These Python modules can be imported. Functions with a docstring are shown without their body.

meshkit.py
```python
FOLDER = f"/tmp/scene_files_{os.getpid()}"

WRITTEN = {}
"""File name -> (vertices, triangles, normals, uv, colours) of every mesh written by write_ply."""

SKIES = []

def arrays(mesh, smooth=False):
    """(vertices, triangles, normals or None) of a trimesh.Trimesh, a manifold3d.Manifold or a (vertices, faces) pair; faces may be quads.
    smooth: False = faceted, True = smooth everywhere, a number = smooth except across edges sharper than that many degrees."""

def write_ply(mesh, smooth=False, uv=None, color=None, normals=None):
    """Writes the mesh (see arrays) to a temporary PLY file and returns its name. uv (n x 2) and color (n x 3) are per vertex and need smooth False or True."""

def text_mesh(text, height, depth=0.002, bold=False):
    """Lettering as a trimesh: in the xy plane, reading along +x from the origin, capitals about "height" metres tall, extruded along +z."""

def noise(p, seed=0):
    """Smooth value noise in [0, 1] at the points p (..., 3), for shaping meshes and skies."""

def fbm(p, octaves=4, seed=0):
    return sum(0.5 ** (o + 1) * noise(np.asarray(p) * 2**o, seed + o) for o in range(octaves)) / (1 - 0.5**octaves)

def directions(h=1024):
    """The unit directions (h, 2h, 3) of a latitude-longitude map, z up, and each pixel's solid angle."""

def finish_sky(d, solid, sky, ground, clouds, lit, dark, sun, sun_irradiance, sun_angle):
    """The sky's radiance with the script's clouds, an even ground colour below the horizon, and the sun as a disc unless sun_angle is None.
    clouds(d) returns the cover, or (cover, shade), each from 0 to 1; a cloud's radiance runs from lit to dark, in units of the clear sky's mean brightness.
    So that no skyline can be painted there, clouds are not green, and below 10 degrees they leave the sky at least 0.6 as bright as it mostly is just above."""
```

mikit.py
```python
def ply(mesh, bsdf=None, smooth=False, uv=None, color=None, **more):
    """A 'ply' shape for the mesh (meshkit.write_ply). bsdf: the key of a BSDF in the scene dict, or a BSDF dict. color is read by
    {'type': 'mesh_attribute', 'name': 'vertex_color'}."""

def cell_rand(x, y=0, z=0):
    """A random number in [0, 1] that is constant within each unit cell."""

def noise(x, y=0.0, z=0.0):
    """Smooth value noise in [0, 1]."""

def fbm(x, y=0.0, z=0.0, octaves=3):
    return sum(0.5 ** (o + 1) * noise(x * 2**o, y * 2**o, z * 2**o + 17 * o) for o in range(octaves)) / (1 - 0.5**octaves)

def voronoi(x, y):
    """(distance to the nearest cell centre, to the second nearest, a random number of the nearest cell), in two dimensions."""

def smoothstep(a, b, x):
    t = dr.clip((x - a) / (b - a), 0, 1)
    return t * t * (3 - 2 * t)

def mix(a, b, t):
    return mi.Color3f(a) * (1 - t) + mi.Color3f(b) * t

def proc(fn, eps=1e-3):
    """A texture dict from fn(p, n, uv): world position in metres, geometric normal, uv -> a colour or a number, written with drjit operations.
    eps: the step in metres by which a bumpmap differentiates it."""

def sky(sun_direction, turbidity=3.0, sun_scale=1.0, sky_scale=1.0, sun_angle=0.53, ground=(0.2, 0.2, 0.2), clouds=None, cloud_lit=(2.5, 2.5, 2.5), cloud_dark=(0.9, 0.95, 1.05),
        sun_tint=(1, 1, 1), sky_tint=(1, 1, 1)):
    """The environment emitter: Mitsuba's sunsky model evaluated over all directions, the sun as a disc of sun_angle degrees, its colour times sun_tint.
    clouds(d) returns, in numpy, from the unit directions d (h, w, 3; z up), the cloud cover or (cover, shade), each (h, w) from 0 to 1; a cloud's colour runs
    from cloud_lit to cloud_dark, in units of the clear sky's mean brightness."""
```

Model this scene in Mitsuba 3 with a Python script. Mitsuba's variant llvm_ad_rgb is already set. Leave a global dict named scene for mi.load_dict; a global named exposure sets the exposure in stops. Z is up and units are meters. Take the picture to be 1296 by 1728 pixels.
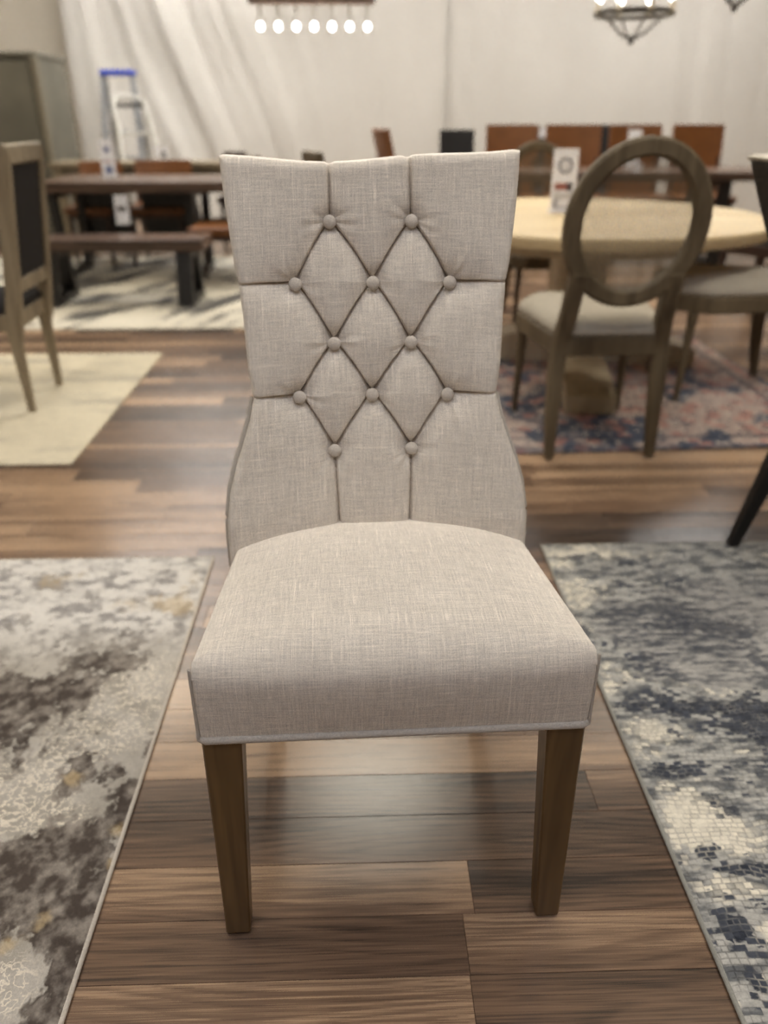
import math, random
import numpy as np, trimesh, manifold3d as m3, shapely
import shapely.geometry as sg
import drjit as dr
import mitsuba as mi
import mikit
from mikit import noise, fbm, voronoi, cell_rand, smoothstep, mix
T = mi.ScalarTransform4f
rng = random.Random(7)
scene, labels = {}, {}

# ------------------------------------------------------------------ camera, exposure, lights
exposure = 0.42
CAM_H, FOC = 1.15, 1300.0
PITCH = math.atan(669 / FOC)
YAW = math.radians(1.6846)
fwd = np.array([math.sin(YAW) * math.cos(PITCH), math.cos(YAW) * math.cos(PITCH), -math.sin(PITCH)])
scene['camera'] = {'type': 'thinlens', 'fov': 2 * math.degrees(math.atan(864 / FOC)), 'fov_axis': 'y',
                   'aperture_radius': 0.0058, 'focus_distance': 1.07, 'near_clip': 0.05, 'far_clip': 60.0,
                   'to_world': T().look_at(origin=[0, 0, CAM_H], target=[float(v) for v in np.array([0, 0, CAM_H]) + fwd], up=[0, 0, 1])}
WARM, COOL, NEUT = (1.0, 0.93, 0.78), (0.88, 0.95, 1.12), (1.0, 0.99, 0.96)
CEIL = 4.3
# ceiling lights of the showroom and two added daylight panels: x, y, half width, half depth, colour, radiance
PANELS = [(0.05, 5.2, .55, .45, WARM, 16.0), (-2.3, 6.5, .6, .4, WARM, 13.0), (2.5, 6.4, .6, .4, WARM, 12.0),
          (-1.7, 1.6, .5, .4, WARM, 14.0), (1.9, 1.6, .5, .4, WARM, 14.0),
          (-2.6, 8.4, .9, .3, NEUT, 16.0), (0.9, 8.4, .9, .3, NEUT, 16.0), (4.4, 8.4, .9, .3, NEUT, 16.0),
          (-1.4, -1.5, .5, .4, COOL, 9.0), (1.4, -1.5, .5, .4, COOL, 9.0),  # cool pair added in place of daylight from windows behind the camera
          (0.1, 0.25, .4, .3, NEUT, 15.0)]
# long lamps added out of view before the curtain for the floor glare: x, y, z, half length, radiance
HUNG = [(-1.75, 9.3, 3.15, .75, 38.0), (3.1, 9.3, 3.3, .75, 22.0)]

# ------------------------------------------------------------------ helpers
def lin(r, g, b):
    f = lambda c: (c / 255 / 12.92) if c / 255 <= 0.04045 else ((c / 255 + 0.055) / 1.055) ** 2.4
    return [f(r), f(g), f(b)]

def rgb(c): return {'type': 'rgb', 'value': [float(x) for x in c]}

def mat(name, col, rough=0.5, spec=0.5, metallic=0.0, bump=None, bscale=1.0, **kw):
    d = {'type': 'principled', 'base_color': col if isinstance(col, dict) else rgb(col), 'roughness': rough, 'specular': spec, 'metallic': metallic, **kw}
    if bump is not None:
        d = {'type': 'bumpmap', 'arbitrary': bump, 'scale': bscale, 'bsdf': d}
    scene[name] = {'type': 'twosided', 'bsdf': d}
    return name

def numbered(key):
    if key not in USED:
        USED.add(key); return key
    i = 1
    while f'{key}_{i:03d}' in USED: i += 1
    USED.add(f'{key}_{i:03d}')
    return f'{key}_{i:03d}'
USED = set()

def thing(name, label, cat, group=None):
    key = numbered(name)
    labels[key] = {'label': label, 'category': cat}
    if group: labels[key]['group'] = group
    return key

def put(parent, name, mesh, bsdf, smooth=False, label=None, uv=None, **more):
    key = numbered(f'{parent}__{name}')
    scene[key] = mikit.ply(mesh, bsdf, smooth=smooth, uv=uv, **more)
    if label: labels[key] = {'label': label}
    return key

def single(name, mesh, bsdf, label, cat, smooth=False, group=None, uv=None):
    key = thing(name, label, cat, group)
    scene[key] = mikit.ply(mesh, bsdf, smooth=smooth, uv=uv)
    return key

def struct(name, mesh, bsdf, label, smooth=False):
    USED.add(name)
    scene[name] = mikit.ply(mesh, bsdf, smooth=smooth)
    labels[name] = {'label': label, 'kind': 'structure'}

def cat_(ms): return trimesh.util.concatenate(ms)

def box(c, s, ch=0.0, rz=0.0):
    """box at centre c with size s; ch chamfers all edges"""
    s = np.array(s, float)
    if ch <= 0:
        m = trimesh.creation.box(s)
    else:
        h = s / 2; pts = []
        for k in range(3):
            for sx in (-1, 1):
                for sy in (-1, 1):
                    for sz in (-1, 1):
                        p = np.array([sx, sy, sz]) * (h - ch); p[k] = np.sign(p[k]) * h[k]; pts.append(p)
        m = trimesh.convex.convex_hull(np.array(pts))
    if rz: m.apply_transform(trimesh.transformations.rotation_matrix(rz, [0, 0, 1]))
    m.apply_translation(c)
    return m

def hull(pts): return trimesh.convex.convex_hull(np.array(pts, float))

def frame(d, up=(0, 0, 1)):
    d = np.array(d, float) / np.linalg.norm(d)
    up = np.array(up, float)
    if abs(d @ up) > .98: up = np.array([0, 1.0, 0])
    x = np.cross(up, d); x /= np.linalg.norm(x)
    return x, np.cross(d, x)

def loft(path, sec, scales=None, up=None, closed=False):
    """sweep a 2-D section (n x 2) along points; scales: per point number or (sx, sy); up: fixed second axis"""
    path = np.array(path, float); sec = np.array(sec, float); n, k = len(path), len(sec)
    V = []
    for i, p in enumerate(path):
        if closed: d = path[(i + 1) % n] - path[i - 1]
        else: d = path[min(i + 1, n - 1)] - path[max(i - 1, 0)]
        x, y = frame(d, up if up is not None else (0, 0, 1))
        s = np.broadcast_to(np.array(scales[i] if scales is not None else 1.0, float), (2,))
        V.append(p + np.outer(sec[:, 0] * s[0], x) + np.outer(sec[:, 1] * s[1], y))
    V = np.vstack(V); Fc = []
    for i in range(n if closed else n - 1):
        a, b = i * k, ((i + 1) % n) * k
        for j in range(k):
            j2 = (j + 1) % k
            Fc += [[a + j, a + j2, b + j2], [a + j, b + j2, b + j]]
    if not closed:
        c0, c1 = len(V), len(V) + 1
        V = np.vstack([V, path[0], path[-1]])
        for j in range(k):
            j2 = (j + 1) % k
            Fc += [[c0, j2, j], [c1, (n - 1) * k + j, (n - 1) * k + j2]]
    return trimesh.Trimesh(V, Fc, process=False)

def circ(r, n=10):
    a = np.arange(n) * 2 * np.pi / n
    return np.stack([np.cos(a), np.sin(a)], 1) * r

def rect(w, h, c=0.0):
    if c <= 0: return np.array([[-w, -h], [w, -h], [w, h], [-w, h]]) / 2
    w, h = w / 2, h / 2
    return np.array([[-w + c, -h], [w - c, -h], [w, -h + c], [w, h - c], [w - c, h], [-w + c, h], [-w, h - c], [-w, -h + c]])

def bez(ps, n=16):
    ps = np.array(ps, float); t = np.linspace(0, 1, n)[:, None]
    while len(ps) > 1 and ps.ndim == 2: ps = [np.broadcast_to(p, (n, len(p))) for p in ps]; break
    while len(ps) > 1: ps = [a * (1 - t) + b * t for a, b in zip(ps[:-1], ps[1:])]
    return ps[0]

def lathe(prof, n=24, c=(0, 0, 0)):
    m = trimesh.creation.revolve(np.array(prof, float), sections=n); m.apply_translation(c); return m

def extr(poly, z0, z1):
    m = trimesh.creation.extrude_polygon(poly, z1 - z0, engine='earcut'); m.apply_translation([0, 0, z0]); return m

def slab(poly, z0, z1, ch):
    """extruded polygon with bevelled top and bottom edges"""
    return cat_lofts([(poly.buffer(-ch), z0), (poly, z0 + ch), (poly, z1 - ch), (poly.buffer(-ch), z1)])

def cat_lofts(levels, n=72):
    rings = []
    for p, z in levels:
        c = np.array(p.exterior.coords)[:-1]
        if sg.LinearRing(c).is_ccw is False: c = c[::-1]
        ring = sg.LinearRing(c); cen = np.array([p.centroid.x, p.centroid.y])
        pts = []
        for a in np.arange(n) * 2 * np.pi / n:
            ray = sg.LineString([cen, cen + 9 * np.array([math.cos(a), math.sin(a)])])
            q = ray.intersection(ring)
            q = q if q.geom_type == 'Point' else list(q.geoms)[-1]
            pts.append([q.x, q.y, z])
        rings.append(pts)
    V = np.array(rings).reshape(-1, 3); F = []
    L = len(rings)
    for i in range(L - 1):
        for j in range(n):
            a, b, c, d = i * n + j, i * n + (j + 1) % n, (i + 1) * n + (j + 1) % n, (i + 1) * n + j
            F += [[a, b, c], [a, c, d]]
    c0 = len(V); V = np.vstack([V, V[:n].mean(0), V[-n:].mean(0)])
    for j in range(n):
        F += [[c0, (j + 1) % n, j], [c0 + 1, (L - 1) * n + j, (L - 1) * n + (j + 1) % n]]
    return trimesh.Trimesh(V, F, process=False)

def xf(m, loc=(0, 0, 0), rz=0.0):
    m = m.copy()
    if rz: m.apply_transform(trimesh.transformations.rotation_matrix(rz, [0, 0, 1]))
    m.apply_translation(loc)
    return m

# ------------------------------------------------------------------ materials
def wood_fn(light, dark, scale=1.0, contrast=1.0, along='x'):
    li, da = lin(*light), lin(*dark)
    def fn(p, n, uv):
        a, b, c = (p.x, p.y, p.z) if along == 'x' else ((p.z, p.x, p.y) if along == 'z' else (p.y, p.x, p.z))
        g = fbm(a * 4 * scale, b * 55 * scale + 2 * noise(a * 3 * scale, b * 6 * scale), c * 55 * scale, 3)
        k = noise(a * 1.5 * scale, b * 8 * scale, c * 8 * scale)
        return mix(da, li, dr.clip((g - .5) * 1.5 * contrast + .5 + (k - .5) * .7, 0, 1))
    return mikit.proc(fn)

LINEN = lin(208, 200, 190)
def linen(p, n, uv):
    a, b = uv.x, uv.y
    h = noise(a * 55, b * 1150, 1) - .5
    v = noise(a * 1150, b * 55, 2) - .5
    f = noise(a * 1200, b * 1200, 3) - .5
    sl = .7 * smoothstep(.76, .97, noise(a * 30 + 5, b * 850, 4)) + smoothstep(.76, .97, noise(a * 850, b * 22 + 9, 5))
    big = noise(a * 6, b * 7, 6) - .5
    return mi.Color3f(LINEN) * (.97 + .22 * h + .24 * v + .30 * f + .22 * sl + .04 * big)
mat('linen', mikit.proc(linen), rough=.9, spec=.2, sheen=.3)
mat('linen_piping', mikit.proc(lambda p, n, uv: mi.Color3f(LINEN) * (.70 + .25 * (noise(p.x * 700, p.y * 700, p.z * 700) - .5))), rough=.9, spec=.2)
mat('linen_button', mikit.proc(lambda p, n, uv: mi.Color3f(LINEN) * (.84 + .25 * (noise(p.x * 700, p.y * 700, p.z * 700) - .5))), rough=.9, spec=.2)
mat('leg_wood', wood_fn((108, 84, 50), (68, 50, 28), 1.3, .8, 'z'), rough=.38, spec=.5)
mat('black_rubber', lin(25, 24, 23), rough=.7)

# floor boards: tone comes from the board's own number, kept in uv (u = 20 * number + metres along, v = metres across)
FL_L, FL_M, FL_D = lin(168, 140, 114), lin(113, 90, 73), lin(51, 42, 37)
def board_colour(a, b, r1, r2):
    """a along, b across (0..0.1), r1 the board's tone, r2 its variant"""
    off = r2 * 37
    x = a + off
    # cathedral grain: contour lines of a long hill, centred off the middle of the board
    hill = noise(x * 1.7, b * 9 + off, 1) * 5.5 + noise(x * 5, b * 26, 2) * 1.1 + dr.abs(b * 10 - (.2 + .6 * cell_rand(off * 91 + .5))) * 6.5
    ring = hill - dr.floor(hill)
    ring = smoothstep(.0, .55, ring) * (1 - smoothstep(.82, 1.0, ring))
    g = fbm(x * 6, b * 300 + off, 0, 3)
    fine = noise(x * 20, b * 1000, 5)
    band = noise(x * 1.1, b * 17 + off, 8)
    t = r1 + (ring - .5) * .15 + (g - .5) * .5 + (fine - .5) * .26 + (band - .5) * .7
    c = mix(FL_D, FL_M, dr.clip(t * 2, 0, 1))
    c = c * (1 - smoothstep(.5, 1.0, t)) + mi.Color3f(FL_L) * smoothstep(.5, 1.0, t)
    pore = smoothstep(.76, .92, noise(x * 13, b * 700, 3))
    return c * (1 - .24 * pore)
def tone_of(idn):
    # the first boards carry a tone given by hand (multiples of 1000), the rest a random one
    k = dr.floor(idn / 1000)
    return dr.select(k > 0, k / 10, .12 + .76 * cell_rand(idn, 3))
def board_fn(p, n, uv):
    idn = dr.floor(uv.x / 20)
    return board_colour(uv.x - 20 * idn - 10, uv.y, tone_of(idn), cell_rand(idn - 1000 * dr.floor(idn / 1000), 11))
mat('floor_board', mikit.proc(board_fn), rough=.24, spec=.5)
ROW0, ROWW = 0.608, 0.1
def far_floor(p, n, uv):
    r = dr.floor((p.y - ROW0) / ROWW)
    s = (p.x + 13.7 * cell_rand(r, 5)) / .95
    k = dr.floor(s)
    b = p.y - ROW0 - r * ROWW
    c = board_colour((s - k) * .95, b, .12 + .76 * cell_rand(r, k + 50, 3), cell_rand(r, k + 50, 11))
    edge = dr.minimum(dr.minimum(b, ROWW - b), dr.minimum(s - k, 1 - s + k) * .95)
    return c * (.45 + .55 * smoothstep(0, .0015, edge))
mat('floor_far', mikit.proc(far_floor), rough=.24, spec=.5)
mat('joint_dark', lin(40, 32, 27), rough=.8)

# ---- rugs
def blobs(x, y, pts):
    s = mi.Float(0)
    for bx, by, rx, ry, w in pts:
        s += w * dr.exp(-dr.sqr((x - bx) / rx) - dr.sqr((y - by) / ry))
    return s
RL_DARK = [(-.60, 1.47, .10, .05, .9), (-.70, 1.36, .10, .07, 1.0), (-.80, 1.24, .12, .10, 1.0), (-.95, 1.30, .15, .15, .9), (-.62, 1.56, .08, .05, .5), (-.85, 1.62, .12, .05, .5),
           (-.44, 1.06, .05, .06, .9), (-.50, .97, .07, .06, .9), (-.56, .88, .09, .07, 1.0), (-.46, .80, .08, .08, 1.0), (-.47, .68, .06, .08, .9), (-.64, .92, .09, .05, .8), (-.50, 1.13, .025, .05, .7), (-.57, 1.09, .03, .04, .9),
           (-.56, 1.16, .03, .03, .5), (-.43, 1.19, .02, .05, .6), (-.68, .80, .1, .05, .7), (-.52, .715, .045, .045, -1.2)]
RL_LITE = [(-.50, 1.40, .08, .10, .9), (-.55, 1.25, .12, .10, .9), (-.66, 1.09, .10, .09, 1.0), (-.56, 1.0, .05, .05, .5), (-.53, .70, .05, .05, 1.0), (-.52, 1.32, .1, .1, .5), (-.75, 1.02, .1, .07, .6)]
RL_GOLD = [(-.57, 1.11, .03, .03, 1.0), (-.45, .98, .02, .02, .9), (-.44, .92, .015, .03, .8), (-.52, .81, .025, .03, .9), (-.56, .77, .02, .02, .7), (-.60, 1.70, .13, .05, .8), (-.48, 1.80, .05, .1, .7), (-.85, 1.83, .1, .06, .7), (-.50, 1.55, .05, .02, .6), (-.47, 1.66, .04, .05, .5)]
def rug_stone(p, n, uv):
    x, y = p.x, p.y
    w1, w2 = fbm(x * 16, y * 16, 3, 4), fbm(x * 16 + 40, y * 16, 5, 4)
    fine = fbm(x * 90, y * 70, 2, 3)
    pil = noise(x * 600, y * 600, 1)
    top = smoothstep(1.42, 1.66, y + .08 * (w1 - .5))
    d = blobs(x, y, RL_DARK)
    dk = smoothstep(.27, .60, d + (w1 - .5) * 1.0 + (fine - .5) * .9) * (1 - .5 * top)
    lt = blobs(x, y, RL_LITE)
    ridge = dr.abs(fbm(x * 95 + 2 * noise(x * 30, y * 30), y * 110, 9, 3) - .5) * 2
    vein = (1 - smoothstep(.04, .20, ridge)) * smoothstep(.2, .7, lt + (w2 - .5) * .9) * .85
    c = mix(lin(176, 170, 162), lin(154, 148, 139), smoothstep(.3, .7, w2))
    c = c * (1 - vein * .8) + mi.Color3f(lin(226, 216, 200)) * vein * .8
    mott = smoothstep(.30, .82, fbm(x * 30, y * 44 + 3, 7, 4) + (fine - .5) * .3)
    c = c * (1 - top) + top * mix(lin(212, 208, 203), lin(126, 122, 122), mott * .9)
    dcol = mix(lin(72, 64, 59), lin(146, 138, 130), smoothstep(.35, .8, fbm(x * 40, y * 40, 4, 4) * .7 + fine * .3))
    c = c * (1 - dk) + dcol * dk
    gd = smoothstep(.4, .95, blobs(x, y, RL_GOLD) + (w2 - .5) * 1.0 + (fine - .5) * .6) * .42
    c = c * (1 - gd) + mi.Color3f(lin(192, 166, 118)) * gd
    return c * (.9 + .2 * pil)
mat('rug_stone', mikit.proc(rug_stone), rough=.95, spec=.1, sheen=.3)
RR_DARK = [(.62, 1.905, .05, .025, .7), (.74, 1.88, .06, .03, .5), (.68, 1.64, .10, .025, .6), (.85, 1.56, .14, .03, .8), (.66, 1.42, .05, .035, .8), (.58, 1.29, .05, .04, .8), (.68, 1.275, .06, .04, 1.0), (.80, 1.25, .10, .05, 1.0), (.84, 1.16, .06, .07, .9), (.73, 1.20, .05, .025, .6),
           (.60, 1.095, .045, .03, .95), (.66, 1.10, .03, .02, .6), (.64, 1.03, .02, .025, .8), (.675, .995, .02, .02, .7), (.59, .905, .022, .022, .9), (.63, .87, .08, .010, 1.0), (.70, .86, .03, .04, .9), (.57, .82, .03, .008, .7), (.64, .80, .05, .012, .9), (.58, .765, .03, .03, 1.0), (.61, .725, .02, .02, .8), (.57, .68, .02, .03, .9), (.64, .70, .03, .02, .7),
           (.95, 1.45, .2, .06, .5), (.75, 1.75, .12, .05, .35)]
RR_CREAM = [(.60, 1.195, .07, .035, 1.0), (.56, 1.35, .05, .05, .6), (.60, 1.0, .05, .05, .8), (.57, .94, .05, .05, .7), (.66, .93, .06, .04, .8), (.57, .86, .05, .03, .7), (.63, .83, .06, .02, .7), (.66, .75, .06, .03, .9), (.62, .66, .05, .03, .9), (.66, 1.93, .12, .04, .8), (.55, 1.72, .05, .12, .5), (.72, 1.40, .08, .03, .5), (.8, 1.33, .1, .03, .4), (.63, .76, .02, .02, .5)]
def rug_blue(p, n, uv):
    x, y = p.x, p.y
    w1, w2 = fbm(x * 14, y * 22, 3, 4), fbm(x * 14 + 30, y * 22, 5, 4)
    row = dr.floor(y * 95 + 1.3 * (noise(x * 22, y * 9) - .5))
    jx = x * 66 + .9 * cell_rand(row, 2) + 1.2 * noise(x * 25, row * 7.3)
    col = dr.floor(jx)
    rid = cell_rand(col, row, 4)
    fy = y * 95 + 1.3 * (noise(x * 22, y * 9) - .5) - row; fx = jx - col
    wide = cell_rand(col, row, 6)
    joint = 1 - smoothstep(.03, .20, dr.minimum(dr.minimum(fx, 1 - fx) * 1.3, dr.minimum(fy, 1 - fy)))
    joint = joint * smoothstep(.25, .7, noise(x * 60, y * 60, 3) + wide * .4)
    grain = fbm(x * 70, y * 150, 8, 3)
    sm = smoothstep(.42, .66, blobs(x, y, [(.80, 1.48, .22, .14, 1.0), (1.05, 1.6, .25, .3, .8), (.70, 1.62, .15, .09, .6)]) + (w2 - .5) * .9)
    d = blobs(x, y, RR_DARK) + (w1 - .5) * 1.25 + (rid - .5) * .75 + (grain - .5) * .5
    dk = smoothstep(.43, .56, d)
    cr = smoothstep(.2, .75, blobs(x, y, RR_CREAM) + (w2 - .5) * 1.3 + (rid - .5) * .7)
    grey = mix(lin(184, 182, 177), lin(100, 102, 105), smoothstep(.3, .72, fbm(x * 26, y * 70, 8, 4) + (rid - .5) * .25))
    brick = mix(grey, lin(222, 215, 200), cr)
    brick = brick * (.84 + .2 * rid + .14 * (grain - .5)) * (1 - .38 * joint * (1 - sm))
    smooth = mix(lin(168, 165, 161), lin(82, 84, 89), smoothstep(.30, .74, fbm(x * 20, y * 120, 6, 4) * .6 + grain * .4 + .25 * (noise(x * 6, y * 9, 2) - .5)))
    c = brick * (1 - sm) + smooth * sm
    navy = mix(lin(36, 39, 48), lin(78, 82, 92), dr.clip(rid * .7 + (grain - .3) * .6, 0, 1)) * (1 - .2 * joint)
    dk = dk * (1 - .6 * joint * (1 - sm)) * (1 - .35 * sm)
    c = c * (1 - dk) + navy * dk
    return c * (.90 + .2 * noise(x * 500, y * 700))
mat('rug_blue', mikit.proc(rug_blue), rough=.95, spec=.1, sheen=.3)
mat('rug_cream', mikit.proc(lambda p, n, uv: mix(lin(206, 197, 176), lin(160, 154, 142), smoothstep(.5, .8, fbm(p.x * 3 + p.y * 2, p.y * 9, 1, 4)) * .7) * (.9 + .2 * fbm(p.x * 30, p.y * 40, 2, 3))), rough=.95, spec=.1)
mat('rug_grey_stripe', mikit.proc(lambda p, n, uv: mix(lin(204, 198, 184), lin(96, 94, 92), smoothstep(.47, .66, fbm((p.x - p.y * .45) * 8, (p.y + p.x * .3) * 2.2, 1, 4)))), rough=.95, spec=.1)
def rug_orient(p, n, uv):
    x, y = p.x, p.y
    one = lambda m: dr.select(m, mi.Float(1), mi.Float(0))
    e = dr.minimum(dr.minimum(x - .2, 1.95 - x), dr.minimum(y - 2.72, 4.36 - y))
    a, b, r = voronoi(x * 13, y * 13)
    a2, b2, r2 = voronoi(x * 30 + 7, y * 30)
    c = mix(lin(88, 94, 108), lin(178, 160, 152), smoothstep(.42, .6, fbm(x * 7, y * 7, 2, 3) + .14 * smoothstep(2.9, 3.9, y)))
    k = .75 * (1 - smoothstep(.3, .5, a)) * one(r > .5)
    c = c * (1 - k) + mi.Color3f(lin(176, 128, 118)) * k
    k = .8 * (1 - smoothstep(.2, .36, a2)) * one(r2 > .6)
    c = c * (1 - k) + mi.Color3f(lin(208, 196, 184)) * k
    k = .8 * (1 - smoothstep(.2, .36, a2)) * one(r2 < .25)
    c = c * (1 - k) + mi.Color3f(lin(54, 60, 78)) * k
    k = .6 * (smoothstep(.10, .11, e) * (1 - smoothstep(.13, .14, e)) + 1 - smoothstep(.03, .035, e))
    return c * (1 - k) + mi.Color3f(lin(62, 70, 86)) * k
mat('rug_orient', mikit.proc(rug_orient), rough=.95, spec=.1)
mat('binding_pale', mikit.proc(lambda p, n, uv: mi.Color3f(lin(198, 190, 180)) * (.85 + .3 * noise((p.x + p.y) * 400, (p.y - p.x) * 400, p.z * 400))), rough=.9, spec=.1)
mat('binding_grey', mikit.proc(lambda p, n, uv: mi.Color3f(lin(150, 149, 143)) * (.85 + .3 * noise((p.x + p.y) * 400, (p.y - p.x) * 400, p.z * 400))), rough=.9, spec=.1)

mat('oak_grey', wood_fn((116, 103, 82), (72, 61, 46), .8, .8, 'z'), rough=.55, spec=.3)
mat('oak_pale', wood_fn((150, 137, 115), (104, 92, 74), .8, .8, 'z'), rough=.55, spec=.3)
mat('table_pale', wood_fn((222, 203, 166), (188, 165, 126), .5, .8, 'x'), rough=.4, spec=.4)
mat('pedestal_pale', wood_fn((206, 193, 170), (166, 152, 128), .6, .8, 'z'), rough=.55, spec=.3)
mat('slab_dark', wood_fn((104, 82, 69), (50, 38, 32), .6, 1.0, 'x'), rough=.3, spec=.5)
mat('dark_wood', lin(52, 33, 24), rough=.5)
mat('black_metal', lin(22, 21, 20), rough=.45)
mat('leather_brown', mikit.proc(lambda p, n, uv: mix(lin(122, 76, 38), lin(100, 60, 28), fbm(p.x * 9, p.y * 9, p.z * 9, 3))), rough=.45, spec=.4)
mat('leather_black', lin(34, 34, 36), rough=.5, spec=.3)
mat('leather_deep', lin(14, 13, 13), rough=.45, spec=.4)
mat('fabric_charcoal', mikit.proc(lambda p, n, uv: mi.Color3f(lin(44, 42, 41)) * (.8 + .4 * noise(p.x * 200, p.y * 200, p.z * 200))), rough=.9, spec=.1)
mat('fabric_grey', mikit.proc(lambda p, n, uv: mi.Color3f(lin(172, 165, 153)) * (.9 + .2 * noise(p.x * 200, p.y * 200, p.z * 200))), rough=.9, spec=.1)
mat('fabric_cream', lin(205, 195, 178), rough=.9, spec=.1)
mat('cane', lin(112, 98, 74), rough=.6)
mat('curtain_white', mikit.proc(lambda p, n, uv: mi.Color3f(lin(206, 202, 196)) * (.95 + .1 * fbm(p.x * 2, p.y, p.z * 1.2, 3))), rough=.85, spec=.1)
mat('paint_beige', mikit.proc(lambda p, n, uv: mi.Color3f(lin(208, 200, 186)) * (.97 + .06 * fbm(p.x, p.y, p.z, 3))), rough=.8, spec=.2)
mat('paint_ceiling', lin(215, 212, 206), rough=.9, spec=.1)
mat('stone_grey', mikit.proc(lambda p, n, uv: mix(lin(132, 129, 117), lin(84, 83, 75), fbm(p.x * 3, p.y * 3, p.z * 2.2, 4))), rough=.6, spec=.3)
mat('stone_pale', lin(124, 118, 104), rough=.6, spec=.3)
mat('aluminium', lin(214, 214, 210), rough=.25, metallic=.35)
mat('ladder_grey', lin(128, 130, 134), rough=.4)
mat('plastic_blue', lin(40, 70, 190), rough=.4)
mat('paper_white', lin(236, 237, 244), rough=.5)
mat('print_blue', lin(74, 90, 140), rough=.6)
mat('print_grey', lin(112, 112, 120), rough=.6)
mat('print_dark', lin(48, 44, 48), rough=.6)
mat('print_red', lin(150, 92, 84), rough=.6)
mat('print_pale', lin(196, 194, 196), rough=.6)
mat('iron', lin(52, 47, 42), rough=.5, metallic=.3)
mat('nail_brass', lin(190, 184, 170), rough=.25, metallic=1.0)
mat('lamp_glass', lin(240, 236, 228), rough=.3)

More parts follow.
